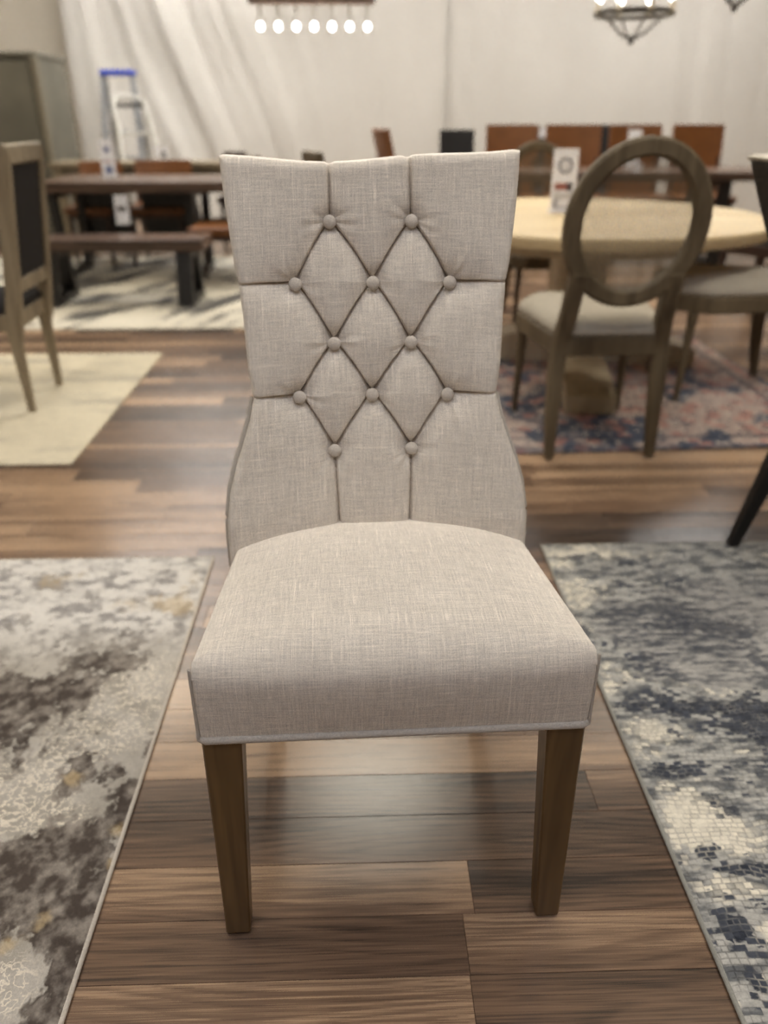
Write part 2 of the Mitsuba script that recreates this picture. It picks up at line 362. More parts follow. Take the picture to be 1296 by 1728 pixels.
# ------------------------------------------------------------------ the room
X0, X1, Y0, Y1 = -6.5, 7.5, -5.0, 10.6
ZX0, ZX1, ZY0, ZY1 = -2.55, 2.55, 0.108, 3.808      # boards laid one by one
def quad_floor(a, b, c, d, z): return trimesh.Trimesh([[a, c, z], [b, c, z], [b, d, z], [a, d, z]], [[0, 1, 2], [0, 2, 3]], process=False)
USED.add('floor')
scene['floor'] = mikit.ply(cat_([quad_floor(X0, X1, Y0, ZY0, 0), quad_floor(X0, X1, ZY1, Y1, 0), quad_floor(X0, ZX0, ZY0, ZY1, 0), quad_floor(ZX1, X1, ZY0, ZY1, 0)]), 'floor_far')
labels['floor'] = {'label': 'floor of brown and grey wood-look boards laid side by side', 'kind': 'structure'}
put('floor', 'underlay', quad_floor(ZX0, ZX1, ZY0, ZY1, -.006), 'joint_dark', label='dark underlay in the joints between the boards')
HAND = {  # row -> list of (x start, x end, tone/10)
    0: [(-.75, .150, 7), (.150, 1.05, 2)], 1: [(-.72, .151, 5), (.151, 1.0, 6)], 2: [(-.70, .171, 6), (.171, 1.05, 3)],
    3: [(-.95, .62, 4)], 4: [(-.62, .429, 2), (.429, 1.2, 5)], 5: [(-.55, .85, 7)], 6: [(-.85, .33, 7), (.33, 1.2, 5)]}
nb = 0
bb = random.Random(21)
for r in range(-5, 32):
    y0 = ROW0 + r * ROWW; y1 = y0 + ROWW
    segs = list(HAND.get(r, []))
    if segs:
        a = segs[0][0]; b = segs[-1][1]
    else:
        a = b = bb.uniform(-.9, .3)
    while b < ZX1:
        n_ = b + bb.uniform(.65, 1.35); segs.append((b, min(n_, ZX1), 0)); b = n_
    while a > ZX0:
        n_ = a - bb.uniform(.65, 1.35); segs.append((max(n_, ZX0), a, 0)); a = n_
    for xa, xb, tone in segs:
        if xb - xa < .02: continue
        nb += 1
        e, ch = .0003, .0006
        o = [(xa + e, y0 + e), (xb - e, y0 + e), (xb - e, y1 - e), (xa + e, y1 - e)]
        i = [(xa + e + ch, y0 + e + ch), (xb - e - ch, y0 + e + ch), (xb - e - ch, y1 - e - ch), (xa + e + ch, y1 - e - ch)]
        V = [[x, y, -.006] for x, y in o] + [[x, y, -.0006] for x, y in o] + [[x, y, 0] for x, y in i]
        F = [[8, 9, 10], [8, 10, 11]]
        for k in range(4):
            k2 = (k + 1) % 4
            F += [[k, k2, 4 + k2], [k, 4 + k2, 4 + k], [4 + k, 4 + k2, 8 + k2], [4 + k, 8 + k2, 8 + k]]
        V = np.array(V)
        uv = np.stack([20 * (nb + 1000 * tone) + 10 + (V[:, 0] - xa), V[:, 1] - y0], 1)
        put('floor', 'board', trimesh.Trimesh(V, F, process=False), 'floor_board', uv=uv)

def panel(c, s): return box(c, s)
struct('wall_back', panel(((X0 + X1) / 2, Y1 + .05, CEIL / 2), (X1 - X0, .1, CEIL)), 'paint_beige', 'beige painted back wall behind the white curtain')
struct('wall_left', panel((X0 - .05, (Y0 + Y1) / 2, CEIL / 2), (.1, Y1 - Y0, CEIL)), 'paint_beige', 'beige painted wall on the left of the showroom')
struct('wall_right', panel((X1 + .05, (Y0 + Y1) / 2, CEIL / 2), (.1, Y1 - Y0, CEIL)), 'paint_beige', 'beige painted wall on the right of the showroom')
struct('wall_front', panel(((X0 + X1) / 2, Y0 - .05, CEIL / 2), (X1 - X0, .1, CEIL)), 'paint_beige', 'beige painted wall behind the photographer')
struct('ceiling', panel(((X0 + X1) / 2, (Y0 + Y1) / 2, CEIL + .05), (X1 - X0, Y1 - Y0, .1)), 'paint_ceiling', 'white ceiling of the showroom')
OVER = ['above the open floor behind the front chair', 'above the slab table and bench', 'above the round table', 'above the cream rug', 'above the oval-back chairs', 'above the stepladder', 'above the middle of the curtain', 'above the row of leather chairs', 'behind the photographer, left, added for window daylight', 'behind the photographer, right, added for window daylight', 'above the tufted front chair']
for (x, y, hw, hd, col, rad), over in zip(PANELS, OVER):
    k = thing('ceiling_light', 'flat white light panel on the ceiling ' + over, 'ceiling light', 'light panels on the ceiling')
    fr = sg.box(x - hw - .03, y - hd - .03, x + hw + .03, y + hd + .03).difference(sg.box(x - hw, y - hd, x + hw, y + hd))
    put(k, 'frame', extr(fr, CEIL - .03, CEIL), 'paint_ceiling')
    put(k, 'diffuser', trimesh.Trimesh([[x - hw, y - hd, CEIL - .012], [x + hw, y - hd, CEIL - .012], [x + hw, y + hd, CEIL - .012], [x - hw, y + hd, CEIL - .012]], [[0, 2, 1], [0, 3, 2]], process=False), 'lamp_glass', emitter={'type': 'area', 'radiance': rgb([c * rad for c in col])})

for i, (x, y, z, hl, rad) in enumerate(HUNG):
    k = thing('added_glare_lamp', ['long white lamp added high before the left of the curtain for floor glare', 'long white lamp added high before the right of the curtain for floor glare'][i], 'hanging lamp')
    put(k, 'housing', box((x, y, z + .05), (2 * hl + .04, .14, .04), .006), 'paint_ceiling')
    a = np.linspace(np.pi, 2 * np.pi, 9); sec = np.stack([.06 * np.cos(a), .06 * np.sin(a)], 1)
    V = np.array([[x + sx * hl, y + p[0], z + .03 + p[1]] for sx in (-1, 1) for p in sec]); F = []
    for j in range(8): F += [[j, j + 1, 9 + j + 1], [j, 9 + j + 1, 9 + j]]
    m = trimesh.Trimesh(V, F, process=False)
    if m.face_normals[:, 2].mean() > 0: m.invert()
    put(k, 'diffuser', m, 'lamp_glass', emitter={'type': 'area', 'radiance': rgb([c * rad for c in NEUT])})
    for sx in (-1, 1): put(k, 'wire', loft([[x + sx * hl * .8, y, z + .07], [x + sx * hl * .8, y, CEIL]], circ(.004, 6), up=(0, 1, 0)), 'paint_ceiling')

# curtain: two sheets that overlap at the seam
def curtain(xa, xb, y, seed, amp, shear, nx=420, nz=70, h0=.03, h1=4.2):
    X, Z = np.meshgrid(np.linspace(xa, xb, nx), np.linspace(h0, h1, nz))
    import meshkit
    wob = meshkit.noise(np.stack([X * .9, Z * .35, X * 0 + seed], -1), seed) * 2.4
    ph = (X + shear(X) * (Z - 2.0)) * 2 * np.pi
    fold = np.sin(ph * 2.1 + wob * 3) * .55 + np.sin(ph * .93 + wob * 5 + 1) * .8 + np.sin(ph * 4.7 + wob * 6) * .22
    D = fold * amp(X) * (.55 + .45 * np.clip(Z / 3, 0, 1))
    V = np.stack([X, y - .12 - D, Z], -1).reshape(-1, 3)
    i = np.arange(nx * nz).reshape(nz, nx)
    F = np.stack([i[:-1, :-1], i[:-1, 1:], i[1:, 1:], i[1:, :-1]], -1).reshape(-1, 4)
    F = np.vstack([F[:, [0, 1, 2]], F[:, [0, 2, 3]]])
    m = trimesh.Trimesh(V, F, process=False)
    b = m.copy(); b.vertices = b.vertices + [0, .004, 0]; b.invert()
    return cat_([m, b])
single('curtain', curtain(-3.27, 1.0, 10.3, 3, lambda X: .018 + .034 * np.clip((-X - .2) / 2.4, 0, 1), lambda X: .36 * np.clip(1 - np.abs(X + 1.2) / 2.6, 0, 1)), 'curtain_white', 'tall white sheet curtain with diagonal folds behind the stepladder', 'curtain', smooth=True)
single('curtain', curtain(.95, 6.4, 10.36, 9, lambda X: .016 + 0 * X, lambda X: .05 + 0 * X), 'curtain_white', 'smooth white sheet curtain behind the row of leather chairs', 'curtain', smooth=True)

# ------------------------------------------------------------------ rugs
def rug(name, label, x0, x1, y0, y1, m, mb, rz=0.0, bind=.0048):
    k = thing(name, label, 'rug')
    c = ((x0 + x1) / 2, (y0 + y1) / 2, 0); w, d = x1 - x0, y1 - y0
    g = box((0, 0, .0045), (w, d, .009), .002)
    put(k, 'pile', xf(g, c, rz), m)
    q = [(-w / 2, -d / 2), (w / 2, -d / 2), (w / 2, d / 2), (-w / 2, d / 2)]
    path = []
    for a, b in zip(q, q[1:] + q[:1]):
        for t in np.linspace(0, 1, 12)[:-1]: path.append([a[0] + (b[0] - a[0]) * t, a[1] + (b[1] - a[1]) * t, bind])
    t = loft(path, circ(bind, 8), closed=True)
    put(k, 'binding', xf(t, c, rz), mb, smooth=40)
    return k
rug('area_rug', 'stone-patterned grey, cream and brown rug on the left of the front chair', -2.3, -.44, .2, 1.948, 'rug_stone', 'binding_pale')
rug('area_rug', 'navy, grey and cream brick-textured rug on the right of the front chair', .53, 2.6, .2, 1.99, 'rug_blue', 'binding_grey')
rug('area_rug', 'plain cream rug under the black-backed oak chair', -3.2, -1.08, 2.645, 4.13, 'rug_cream', 'rug_cream')
rug('area_rug', 'cream and charcoal streaked rug under the slab table and bench', -3.4, -.45, 4.68, 7.36, 'rug_grey_stripe', 'rug_grey_stripe')
rug('area_rug', 'blue and pink patterned oriental rug under the round table', .2, 1.95, 2.72, 4.36, 'rug_orient', 'rug_orient', rz=math.radians(2.5))

# ------------------------------------------------------------------ the tufted chair in front
CH = thing('tufted_chair', 'button-tufted beige linen dining chair standing on the bare boards between two rugs', 'chair')
PHI, CC = math.radians(1.83), np.array([0.04, 0.79, 0.0])
def cw(P):
    P = np.asarray(P, float)
    c, s = math.cos(PHI), math.sin(PHI)
    return np.stack([P[..., 0] * c - P[..., 1] * s, P[..., 0] * s + P[..., 1] * c, P[..., 2]], -1) + CC
def chair_mesh(V, F): return trimesh.Trimesh(cw(V), F, process=False)
def gridfaces(idx, flip=False):
    F = np.stack([idx[:-1, :-1], idx[:-1, 1:], idx[1:, 1:], idx[1:, :-1]], -1).reshape(-1, 4)
    F = np.vstack([F[:, [0, 1, 2]], F[:, [0, 2, 3]]])
    return F[:, ::-1] if flip else F

OUT_W = np.array([.40, .49, .517, .55, .594, .635, .664, .705, .738, .785, .863, .907, .94, 1.02, 1.064, 1.10])
OUT_H = np.array([.250, .2525, .2525, .2515, .245, .233, .222, .208, .2005, .2065, .2105, .2145, .2205, .2300, .2340, .2362])
W_BOT, SH = .415, -.004
def halfw(w): return np.interp(w, OUT_W, OUT_H)
def wtop(u): return 1.093 + .010 * np.clip(np.abs(u - SH) / .23, 0, 1) ** 2 + .003 * np.sin(u * 21) + .026 * u - .005 - .0035 * (np.exp(-((u + .0705) / .006) ** 2) + np.exp(-((u - .0565) / .006) ** 2))
def vprof(u, w):
    t = (w - .54) / .55
    base = .385 + np.where(t > 0, .155 * np.abs(t) ** 1.1, .155 * t * .35)
    tc = np.clip(t, 0, 1)
    return base - (u / .26) ** 2 * (.035 * (1 - tc) + .012 * tc)
ROWS = [(.999, (-.072, .060)), (.908, (-.130, -.004, .121)), (.8165, (-.070, .057)), (.735, (-.130, -.009, .117)), (.647, (-.074, .056))]
BUT = [(u, w) for w, us in ROWS for u in us]
def quadcurve(a, b, sag, n=14):
    a, b = np.array(a), np.array(b); t = np.linspace(0, 1, n)[:, None]
    return a * (1 - t) + b * t + np.array([0, 1.0]) * sag * 4 * t * (1 - t)
FOLDS = []
for (w1, u1), (w2, u2) in zip(ROWS[:-1], ROWS[1:]):
    for a in u1:
        for b in u2:
            if abs(a - b) < .09: FOLDS.append(quadcurve((a, w1), (b, w2), .008))
for u, ue in zip(ROWS[0][1], (-.0705, .0565)): FOLDS.append(quadcurve((u, .999), (ue, 1.14), 0))
for u, ue in zip(ROWS[4][1], (-.0665, .049)): FOLDS.append(quadcurve((u, .647), (ue, .45), 0))
for w, us, we in ((.908, ROWS[1][1], .906), (.735, ROWS[3][1], .738)):
    FOLDS.append(quadcurve((us[0], w), (-.30, we), .004)); FOLDS.append(quadcurve((us[2], w), (.30, we), .004))
def segdist(P, poly):
    """distance and signed side to a polyline, P (n,2)"""
    best = np.full(len(P), 9.0); side = np.zeros(len(P))
    for a, b in zip(poly[:-1], poly[1:]):
        d = b - a; L = d @ d
        t = np.clip(((P - a) @ d) / L, 0, 1)
        q = a + t[:, None] * d; r = P - q
        dist = np.hypot(r[:, 0], r[:, 1]); m = dist < best
        best = np.where(m, dist, best)
        nrm = np.array([-d[1], d[0]]) / math.sqrt(L)
        if nrm[1] < 0 or (abs(nrm[1]) < 1e-6 and nrm[0] < 0): nrm = -nrm
        side = np.where(m, np.sign(r @ nrm), side)
    return best, side
import meshkit
def tuft(u, w):
    P = np.stack([u.ravel(), w.ravel()], 1)
    rf = np.full(len(P), 9.0); sd = np.zeros(len(P))
    for f in FOLDS:
        d, s = segdist(P, f); m = d < rf
        rf = np.where(m, d, rf); sd = np.where(m, s * d, sd)
    off = .017 * (1 - np.exp(-rf / .021)) + .0024 * np.tanh(sd / .0012) * np.exp(-np.abs(sd) / .010) - .011 * np.exp(-(rf / .0018) ** 2)
    edge = np.clip((halfw(P[:, 1]) - np.abs(P[:, 0] - SH)) / .055, 0, 1)
    fd = .30 + .70 * edge * edge * (3 - 2 * edge)
    off = .017 - (.017 - off) * fd
    for k, (bu, bw) in enumerate(BUT):
        du, dw = P[:, 0] - bu, P[:, 1] - bw
        r = np.hypot(du, dw); th = np.arctan2(dw, du)
        off -= .0125 * np.exp(-(r / .019) ** 2) + .004 * np.exp(-r / .035)
        wr = np.sin(th * 7 + k * 1.7 + 2 * np.sin(th * 2 + k)) * np.exp(-((r - .028) / .018) ** 2)
        off += .0009 * wr
    off += .0012 * (meshkit.fbm(np.stack([P[:, 0] * 14, P[:, 1] * 14, P[:, 0] * 0], 1), 3, 4) - .5)
    return off.reshape(u.shape)

def edge_samples(n_mid, n_edge, e):
    a = 1 - (1 - np.linspace(0, 1, n_edge) ** 1.0) ** 1.0
    a = e * np.linspace(0, 1, n_edge) ** 2
    return np.concatenate([-1 + a, np.linspace(-1 + e, 1 - e, n_mid)[1:-1], (1 - a)[::-1]])
A = edge_samples(380, 16, .09)
B0 = np.linspace(0, 1, 540); B0 = np.concatenate([B0[:-1] * .965, .965 + .035 * (1 - (1 - np.linspace(0, 1, 18)) ** 2)])
AA, BB = np.meshgrid(A, B0)
WW = W_BOT + BB * (1.095 - W_BOT)
U = AA * halfw(WW) + SH
WW = W_BOT + BB * (wtop(U) - W_BOT)
TH = np.interp(WW, [.41, .6, .75, 1.1], [.09, .095, .075, .062])          # thickness of the backrest
dE = np.minimum((1 - np.abs(AA)) * halfw(WW), (wtop(U) - WW))
RR = .013
rec = np.where(dE < RR, RR - np.sqrt(np.clip(RR ** 2 - (RR - np.clip(dE, 0, RR)) ** 2, 0, None)), 0)
dS = (1 - np.abs(AA)) * halfw(WW)
off = tuft(U, WW) - .011
VV = vprof(U, WW) - off + rec
Fv = np.stack([U, VV, WW], -1)
Bk = np.stack([U, vprof(U, WW) + TH - rec * .9, WW], -1)
nw, na = U.shape
idx = np.arange(nw * na).reshape(nw, na)
ib = idx + nw * na
Vb = np.vstack([Fv.reshape(-1, 3), Bk.reshape(-1, 3)])
Fb = [gridfaces(idx), gridfaces(ib, True),
      gridfaces(np.stack([ib[:, 0], idx[:, 0]], 1)), gridfaces(np.stack([idx[:, -1], ib[:, -1]], 1)),
      gridfaces(np.stack([idx[-1], ib[-1]], 0)), gridfaces(np.stack([ib[0], idx[0]], 0))]
back = chair_mesh(Vb, np.vstack(Fb))
uvb = np.vstack([np.stack([U.ravel(), WW.ravel()], 1), np.stack([U.ravel() + 3, WW.ravel()], 1)])
BK = put(CH, 'backrest', back, 'linen', smooth=True, uv=uvb, label='button-tufted linen backrest with flared top')
for u, w in BUT:
    r = .0108
    prof = [(0, .0058), (r * .5, .0052), (r * .82, .0034), (r * .98, .0008), (r, -.001), (r * .9, -.0034), (0, -.0036)]
    m = trimesh.creation.revolve(np.array(prof)[::-1], sections=28)
    dv = (vprof(np.array(u), np.array(w + .01)) - vprof(np.array(u), np.array(w - .01))) / .02
    nrm = np.array([0, -1, dv]) / math.hypot(1, dv)
    v0 = float(vprof(np.array(u), np.array(w))) + .0115
    x = np.array([1.0, 0, 0]); y = np.cross(nrm, x)
    P = np.array(m.vertices) @ np.stack([x, y, nrm]) + np.array([u, v0, w])
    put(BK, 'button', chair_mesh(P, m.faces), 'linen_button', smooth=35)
# piping down the side edges of the wings
for s in (-1, 1):
    ws = np.linspace(.735, .42, 40)
    us = s * (halfw(ws) + .003) + SH
    path = np.stack([us, vprof(us, ws) + .030, ws], 1)
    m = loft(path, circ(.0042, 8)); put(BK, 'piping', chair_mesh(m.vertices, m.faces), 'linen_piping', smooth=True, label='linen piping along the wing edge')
# seat
def seat_hw(v): return .2620 - .050 * np.clip(v, 0, .6)
def seat_profile(k):
    """k in [-1,1] across -> profile (v,z) front bottom, up the front, over the crown to the back"""
    cr = 1 - np.abs(k) ** 2.4
    n1, n2, n3 = 40, 40, 130
    f = np.linspace(0, 1, n1)
    rv = .012 + .050 * cr
    z0 = .497 + .002 * cr
    zt = lambda v: (.535 - .10 * v) + cr * (.034 + .018 * np.sin(np.clip((v - .02) / .40, 0, 1) * np.pi)) - cr * .008
    v1 = -.003 - .011 * np.sin(f * np.pi / 2) * (.30 + .70 * cr); zz1 = .414 + f * (z0 - .414)
    th = np.linspace(0, np.pi / 2, n2)[1:]
    zr = zt(rv) - z0
    v2 = v1[-1] + (rv - v1[-1]) * (1 - np.cos(th)) ** 1.0; zz2 = z0 + zr * np.sin(th)
    v3 = np.linspace(rv, .47, n3)[1:]; zz3 = zt(v3)
    return np.concatenate([v1, v2, v3]), np.concatenate([zz1, zz2, zz3])
K = edge_samples(150, 20, .10)
prof = [seat_profile(k) for k in K]
Vp = np.stack([p[0] for p in prof], 1); Zp = np.stack([p[1] for p in prof], 1)
KK = np.broadcast_to(K, Vp.shape)
Us = KK * seat_hw(Vp)
dk = (1 - np.abs(KK)) * .26
rr = .007
sh = np.where(dk < rr, rr - np.sqrt(np.clip(rr ** 2 - (rr - dk) ** 2, 0, None)), 0)
nv, nk = Vp.shape
top = np.arange(nv) >= 50
front = ~top
Zp = Zp - sh * np.where(top, 1, 0)[:, None] * np.clip((Vp + .01) / .03, 0, 1)
Vp2 = Vp + sh * np.where(front, 1, 0)[:, None] * .6
arc = np.cumsum(np.hypot(np.diff(Vp, axis=0, prepend=Vp[:1]), np.diff(Zp, axis=0, prepend=Zp[:1])), 0)
Sg = np.stack([Us, Vp2, Zp], -1)
idx = np.arange(nv * nk).reshape(nv, nk)
Vs = [Sg.reshape(-1, 3)]; Fs = [gridfaces(idx)]; UVs = [np.stack([Us.ravel() + 7, arc.ravel()], 1)]
base = nv * nk
for side, col in ((-1, 0), (1, -1)):           # the two side panels, from the profile straight down
    up = Sg[:, col]
    lo = up.copy(); lo[:, 2] = .414
    mid = (up * .5 + lo * .5); mid[:, 0] += side * .003
    P = np.stack([lo, mid, up], 0)
    n_ = P.shape[1]
    ii = base + np.arange(3 * n_).reshape(3, n_)
    Vs.append(P.reshape(-1, 3)); UVs.append(np.stack([P[..., 1].ravel() + 11 + side, P[..., 2].ravel()], 1))
    Fs.append(gridfaces(ii, flip=(side < 0))); base += 3 * n_
bl = np.stack([Sg[0], np.stack([Sg[0, :, 0] * .9, np.full(nk, .47), np.full(nk, .414)], 1)], 0)      # underside
ii = base + np.arange(2 * nk).reshape(2, nk); Vs.append(bl.reshape(-1, 3)); UVs.append(np.stack([bl[..., 0].ravel(), bl[..., 1].ravel()], 1)); Fs.append(gridfaces(ii, True)); base += 2 * nk
SE = put(CH, 'seat', chair_mesh(np.vstack(Vs), np.vstack(Fs)), 'linen', smooth=True, uv=np.vstack(UVs), label='crowned linen seat with a deep upholstered front')
path = []
fr = [(-.2655, .45), (-.2655, .012), (-.258, -.004)] ; 
pts = [(-.244, .455), (-.2645, .010), (-.262, .001), (-.254, -.004), (.254, -.004), (.262, .001), (.2645, .010), (.244, .455)]
path = [[*pts[0], .411]]
for a, b in zip(pts[:-1], pts[1:]):
    n_ = max(2, int(math.dist(a, b) / .01))
    for t in np.linspace(0, 1, n_ + 1)[1:]: path.append([a[0] + (b[0] - a[0]) * t, a[1] + (b[1] - a[1]) * t, .411])
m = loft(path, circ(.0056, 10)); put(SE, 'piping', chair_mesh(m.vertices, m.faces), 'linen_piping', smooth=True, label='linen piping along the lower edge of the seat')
# the corner seams of the front
for s in (-1, 1):
    zz = np.linspace(.414, .528, 16)
    m = loft(np.stack([np.full(16, s * .2638), -.002 - .0 * zz, zz], 1), circ(.0022, 6)); put(SE, 'corner_seam', chair_mesh(m.vertices, m.faces), 'linen_piping', smooth=True)
# legs
def leg(ox, ix_top, ix_bot, z1, v_top, v_bot, bev=.0025):
    """ox: outer face x (top, bottom); ix: inner; v: (front, back) at top and bottom"""
    P = []
    for z, o, i, (va, vb) in ((z1, ox[0], ix_top, v_top), (.006, ox[1], ix_bot, v_bot)):
        x0, x1 = min(o, i), max(o, i)
        for x, y in ((x0 + bev, va), (x1 - bev, va), (x1, va + bev), (x1, vb - bev), (x1 - bev, vb), (x0 + bev, vb), (x0, vb - bev), (x0, va + bev)): P.append([x, y, z])
    h = hull(P); return h
for s in (-1, 1):
    m = leg((s * .262, s * .265), s * .208, s * .2275, .414, (.002, .050), (.000, .036))
    k = put(CH, 'leg', chair_mesh(m.vertices, m.faces), 'leg_wood')
    g = box((s * .246, .018, .003), (.024, .024, .006), .001); put(k, 'glide', chair_mesh(g.vertices, g.faces), 'black_rubber')
for s in (-1, 1):
    m = leg((s * .235, s * .225), s * .190, s * .195, .42, (.40, .445), (.50, .53))
    k = put(CH, 'leg', chair_mesh(m.vertices, m.faces), 'leg_wood')
    g = box((s * .21, .515, .003), (.02, .02, .006), .001); put(k, 'glide', chair_mesh(g.vertices, g.faces), 'black_rubber')
m = box((0, .22, .411), (.44, .40, .004)); put(CH, 'dust_cover', chair_mesh(m.vertices, m.faces), 'fabric_charcoal')

#@OBJECTS@
# ------------------------------------------------------------------ chairs and tables behind
class Place:
    """puts a thing's parts: local x right, y forward (the way it faces), z up"""
    def __init__(s, key, loc, rz=0.0, sc=1.0): s.key, s.loc, s.rz, s.sc = key, loc, rz, sc
    def __call__(s, name, mesh, m, smooth=False, label=None, parent=None):
        mesh = mesh.copy(); mesh.apply_scale(s.sc)
        return put(parent or s.key, name, xf(mesh, s.loc, s.rz), m, smooth=smooth, label=label)

def taper_leg(p0, p1, s0, s1, round_=False):
    """leg from the top p0 to the floor p1"""
    ts = [0, .12, .15, .2, 1]
    sec = circ(.5, 12) if round_ else rect(1, 1, .12)
    f = [s0, s0, s0 * .78, s0 * .86, s1] if round_ else [s0 + (s1 - s0) * t for t in ts]
    p0, p1 = np.array(p0, float), np.array(p1, float)
    return loft([p0 + (p1 - p0) * t for t in ts], sec, f, up=(0, 1, 0))

def oval_chair(label, loc, rz, sc=1.0, wood='oak_grey', seat='fabric_grey', back='cane', group=None, z0=0.0, seat_z=.40):
    key = thing('oval_back_chair', label, 'chair', group); P = Place(key, (loc[0], loc[1], z0), rz, sc)
    a, b, zc = .208, .235, .825                 # the ring, to the middle of its wood
    tilt = lambda z: -.06 - .17 * (z - .56)
    th = np.arange(48) * 2 * np.pi / 48
    ring = np.stack([a * np.cos(th), tilt(zc + b * np.sin(th)), zc + b * np.sin(th)], 1)
    P('back_frame', loft(ring, rect(.058, .042, .010), closed=True, up=(0, 1, 0)), wood, smooth=40, label='oval wooden back frame')
    if back == 'cane':
        ms = []
        for k in np.arange(-.20, .201, .0085):
            h = b * math.sqrt(max(0, 1 - (k / a) ** 2))
            z0_, z1_ = zc - h, zc + h
            ms.append(loft([[k, tilt(z0_), z0_], [k, tilt(z1_), z1_]], rect(.0030, .0012), up=(0, 1, 0)))
        for k in np.arange(-.225, .226, .0085):
            h = a * math.sqrt(max(0, 1 - (k / b) ** 2)); z = zc + k
            ms.append(loft([[-h, tilt(z) + .001, z], [h, tilt(z) + .001, z]], rect(.0012, .0030), up=(0, 1, 0)))
        kk = P('cane_panel', cat_(ms), 'cane', label='see-through woven cane panel'); labels[kk]['kind'] = 'stuff'
    else:
        disc = lathe([(0, -.012), (.9, -.012), (1, 0), (.9, .014), (0, .020)], 40)
        V = np.array(disc.vertices); V = np.stack([V[:, 0] * (a - .012), tilt(zc + V[:, 1] * (b - .012)) + V[:, 2], zc + V[:, 1] * (b - .012)], 1)
        P('back_panel', trimesh.Trimesh(V, disc.faces, process=False), back, smooth=40)
    out = sg.Polygon([(-.175, 0), (.175, 0), (.235, .38), (.17, .50), (-.17, .50), (-.235, .38)]).buffer(.03, quad_segs=4)
    P('seat_frame', slab(out, seat_z - .022, seat_z + .048, .006), wood, smooth=35, label='carved wooden seat rail')
    lv = [(out.buffer(-.012), seat_z + .046), (out.buffer(-.004), seat_z + .06), (out.buffer(-.012), seat_z + .085), (out.buffer(-.05), seat_z + .105), (out.buffer(-.10), seat_z + .115)]
    P('seat_cushion', cat_lofts(lv), seat, smooth=60, label='padded fabric seat cushion')
    for s in (-1, 1):
        zl = zc - b * .62; xl = a * math.sqrt(1 - .62 ** 2)
        pts = [[s * xl, tilt(zl), zl], [s * .168, -.035, .53], [s * .178, -.005, .44], [s * .185, .0, .38], [s * .188, -.01, .30], [s * .190, -.03, .12], [s * .190, -.05, 0]]
        P('leg', loft(pts, rect(1, 1, .15), [.056, .056, .056, .056, .054, .044, .032], up=(0, 1, 0)), wood, smooth=40, label='rear leg running up into the back frame')
    for s in (-1, 1):
        P('leg', taper_leg([s * .215, .445, seat_z - .02], [s * .225, .46, 0], .046, .024, True), wood, smooth=40)
    return key

def panel_chair(label, loc, rz, sc=1.0, wood='oak_grey', cloth='fabric_charcoal', z0=0.0):
    key = thing('panel_back_chair', label, 'chair'); P = Place(key, (loc[0], loc[1], z0), rz, sc)
    w = .185
    y_ = lambda z: -.02 - max(0, z - .45) * .13
    for s in (-1, 1):
        pts = [[s * w, y_(1.03), 1.03], [s * w, y_(.75), .75], [s * w, y_(.5), .5], [s * w, -.012, .42], [s * w, 0, .34], [s * w, .005, .30], [s * w, .0, 0]]
        P('leg', loft(pts, rect(1, 1, .12), [.050, .052, .054, .058, .058, .044, .026], up=(0, 1, 0)), wood, smooth=40, label='rear leg running up as the side of the back')
        P('leg', taper_leg([s * (w + .03), .42, .38], [s * (w + .03), .43, 0], .046, .024, True), wood, smooth=40)
    P('top_rail', loft([[-w - .018, y_(1.01), 1.01], [w + .018, y_(1.01), 1.01]], rect(.072, .044, .008), up=(0, 1, 0)), wood, smooth=40)
    P('lower_rail', loft([[-w, y_(.525), .525], [w, y_(.525), .525]], rect(.060, .04, .006), up=(0, 1, 0)), wood, smooth=40)
    V = [[x, y_(z) + d, z] for x in (-w + .02, w - .02) for z in (.55, .985) for d in (-.014, .02)]
    P('back_panel', hull(V), cloth, label='charcoal fabric back panel')
    P('seat_frame', cat_([box((0, .0, .385), (2 * w, .03, .07), .005), box((-w - .015, .21, .385), (.03, .40, .07), .005), box((w + .015, .21, .385), (.03, .40, .07), .005), box((0, .42, .385), (2 * w + .06, .03, .07), .005)]), wood)
    out = sg.box(-w - .01, .0, w + .01, .43).buffer(.012)
    P('seat_cushion', cat_lofts([(out, .40), (out, .445), (out.buffer(-.03), .465)]), cloth, smooth=50, label='charcoal fabric seat cushion')
    return key

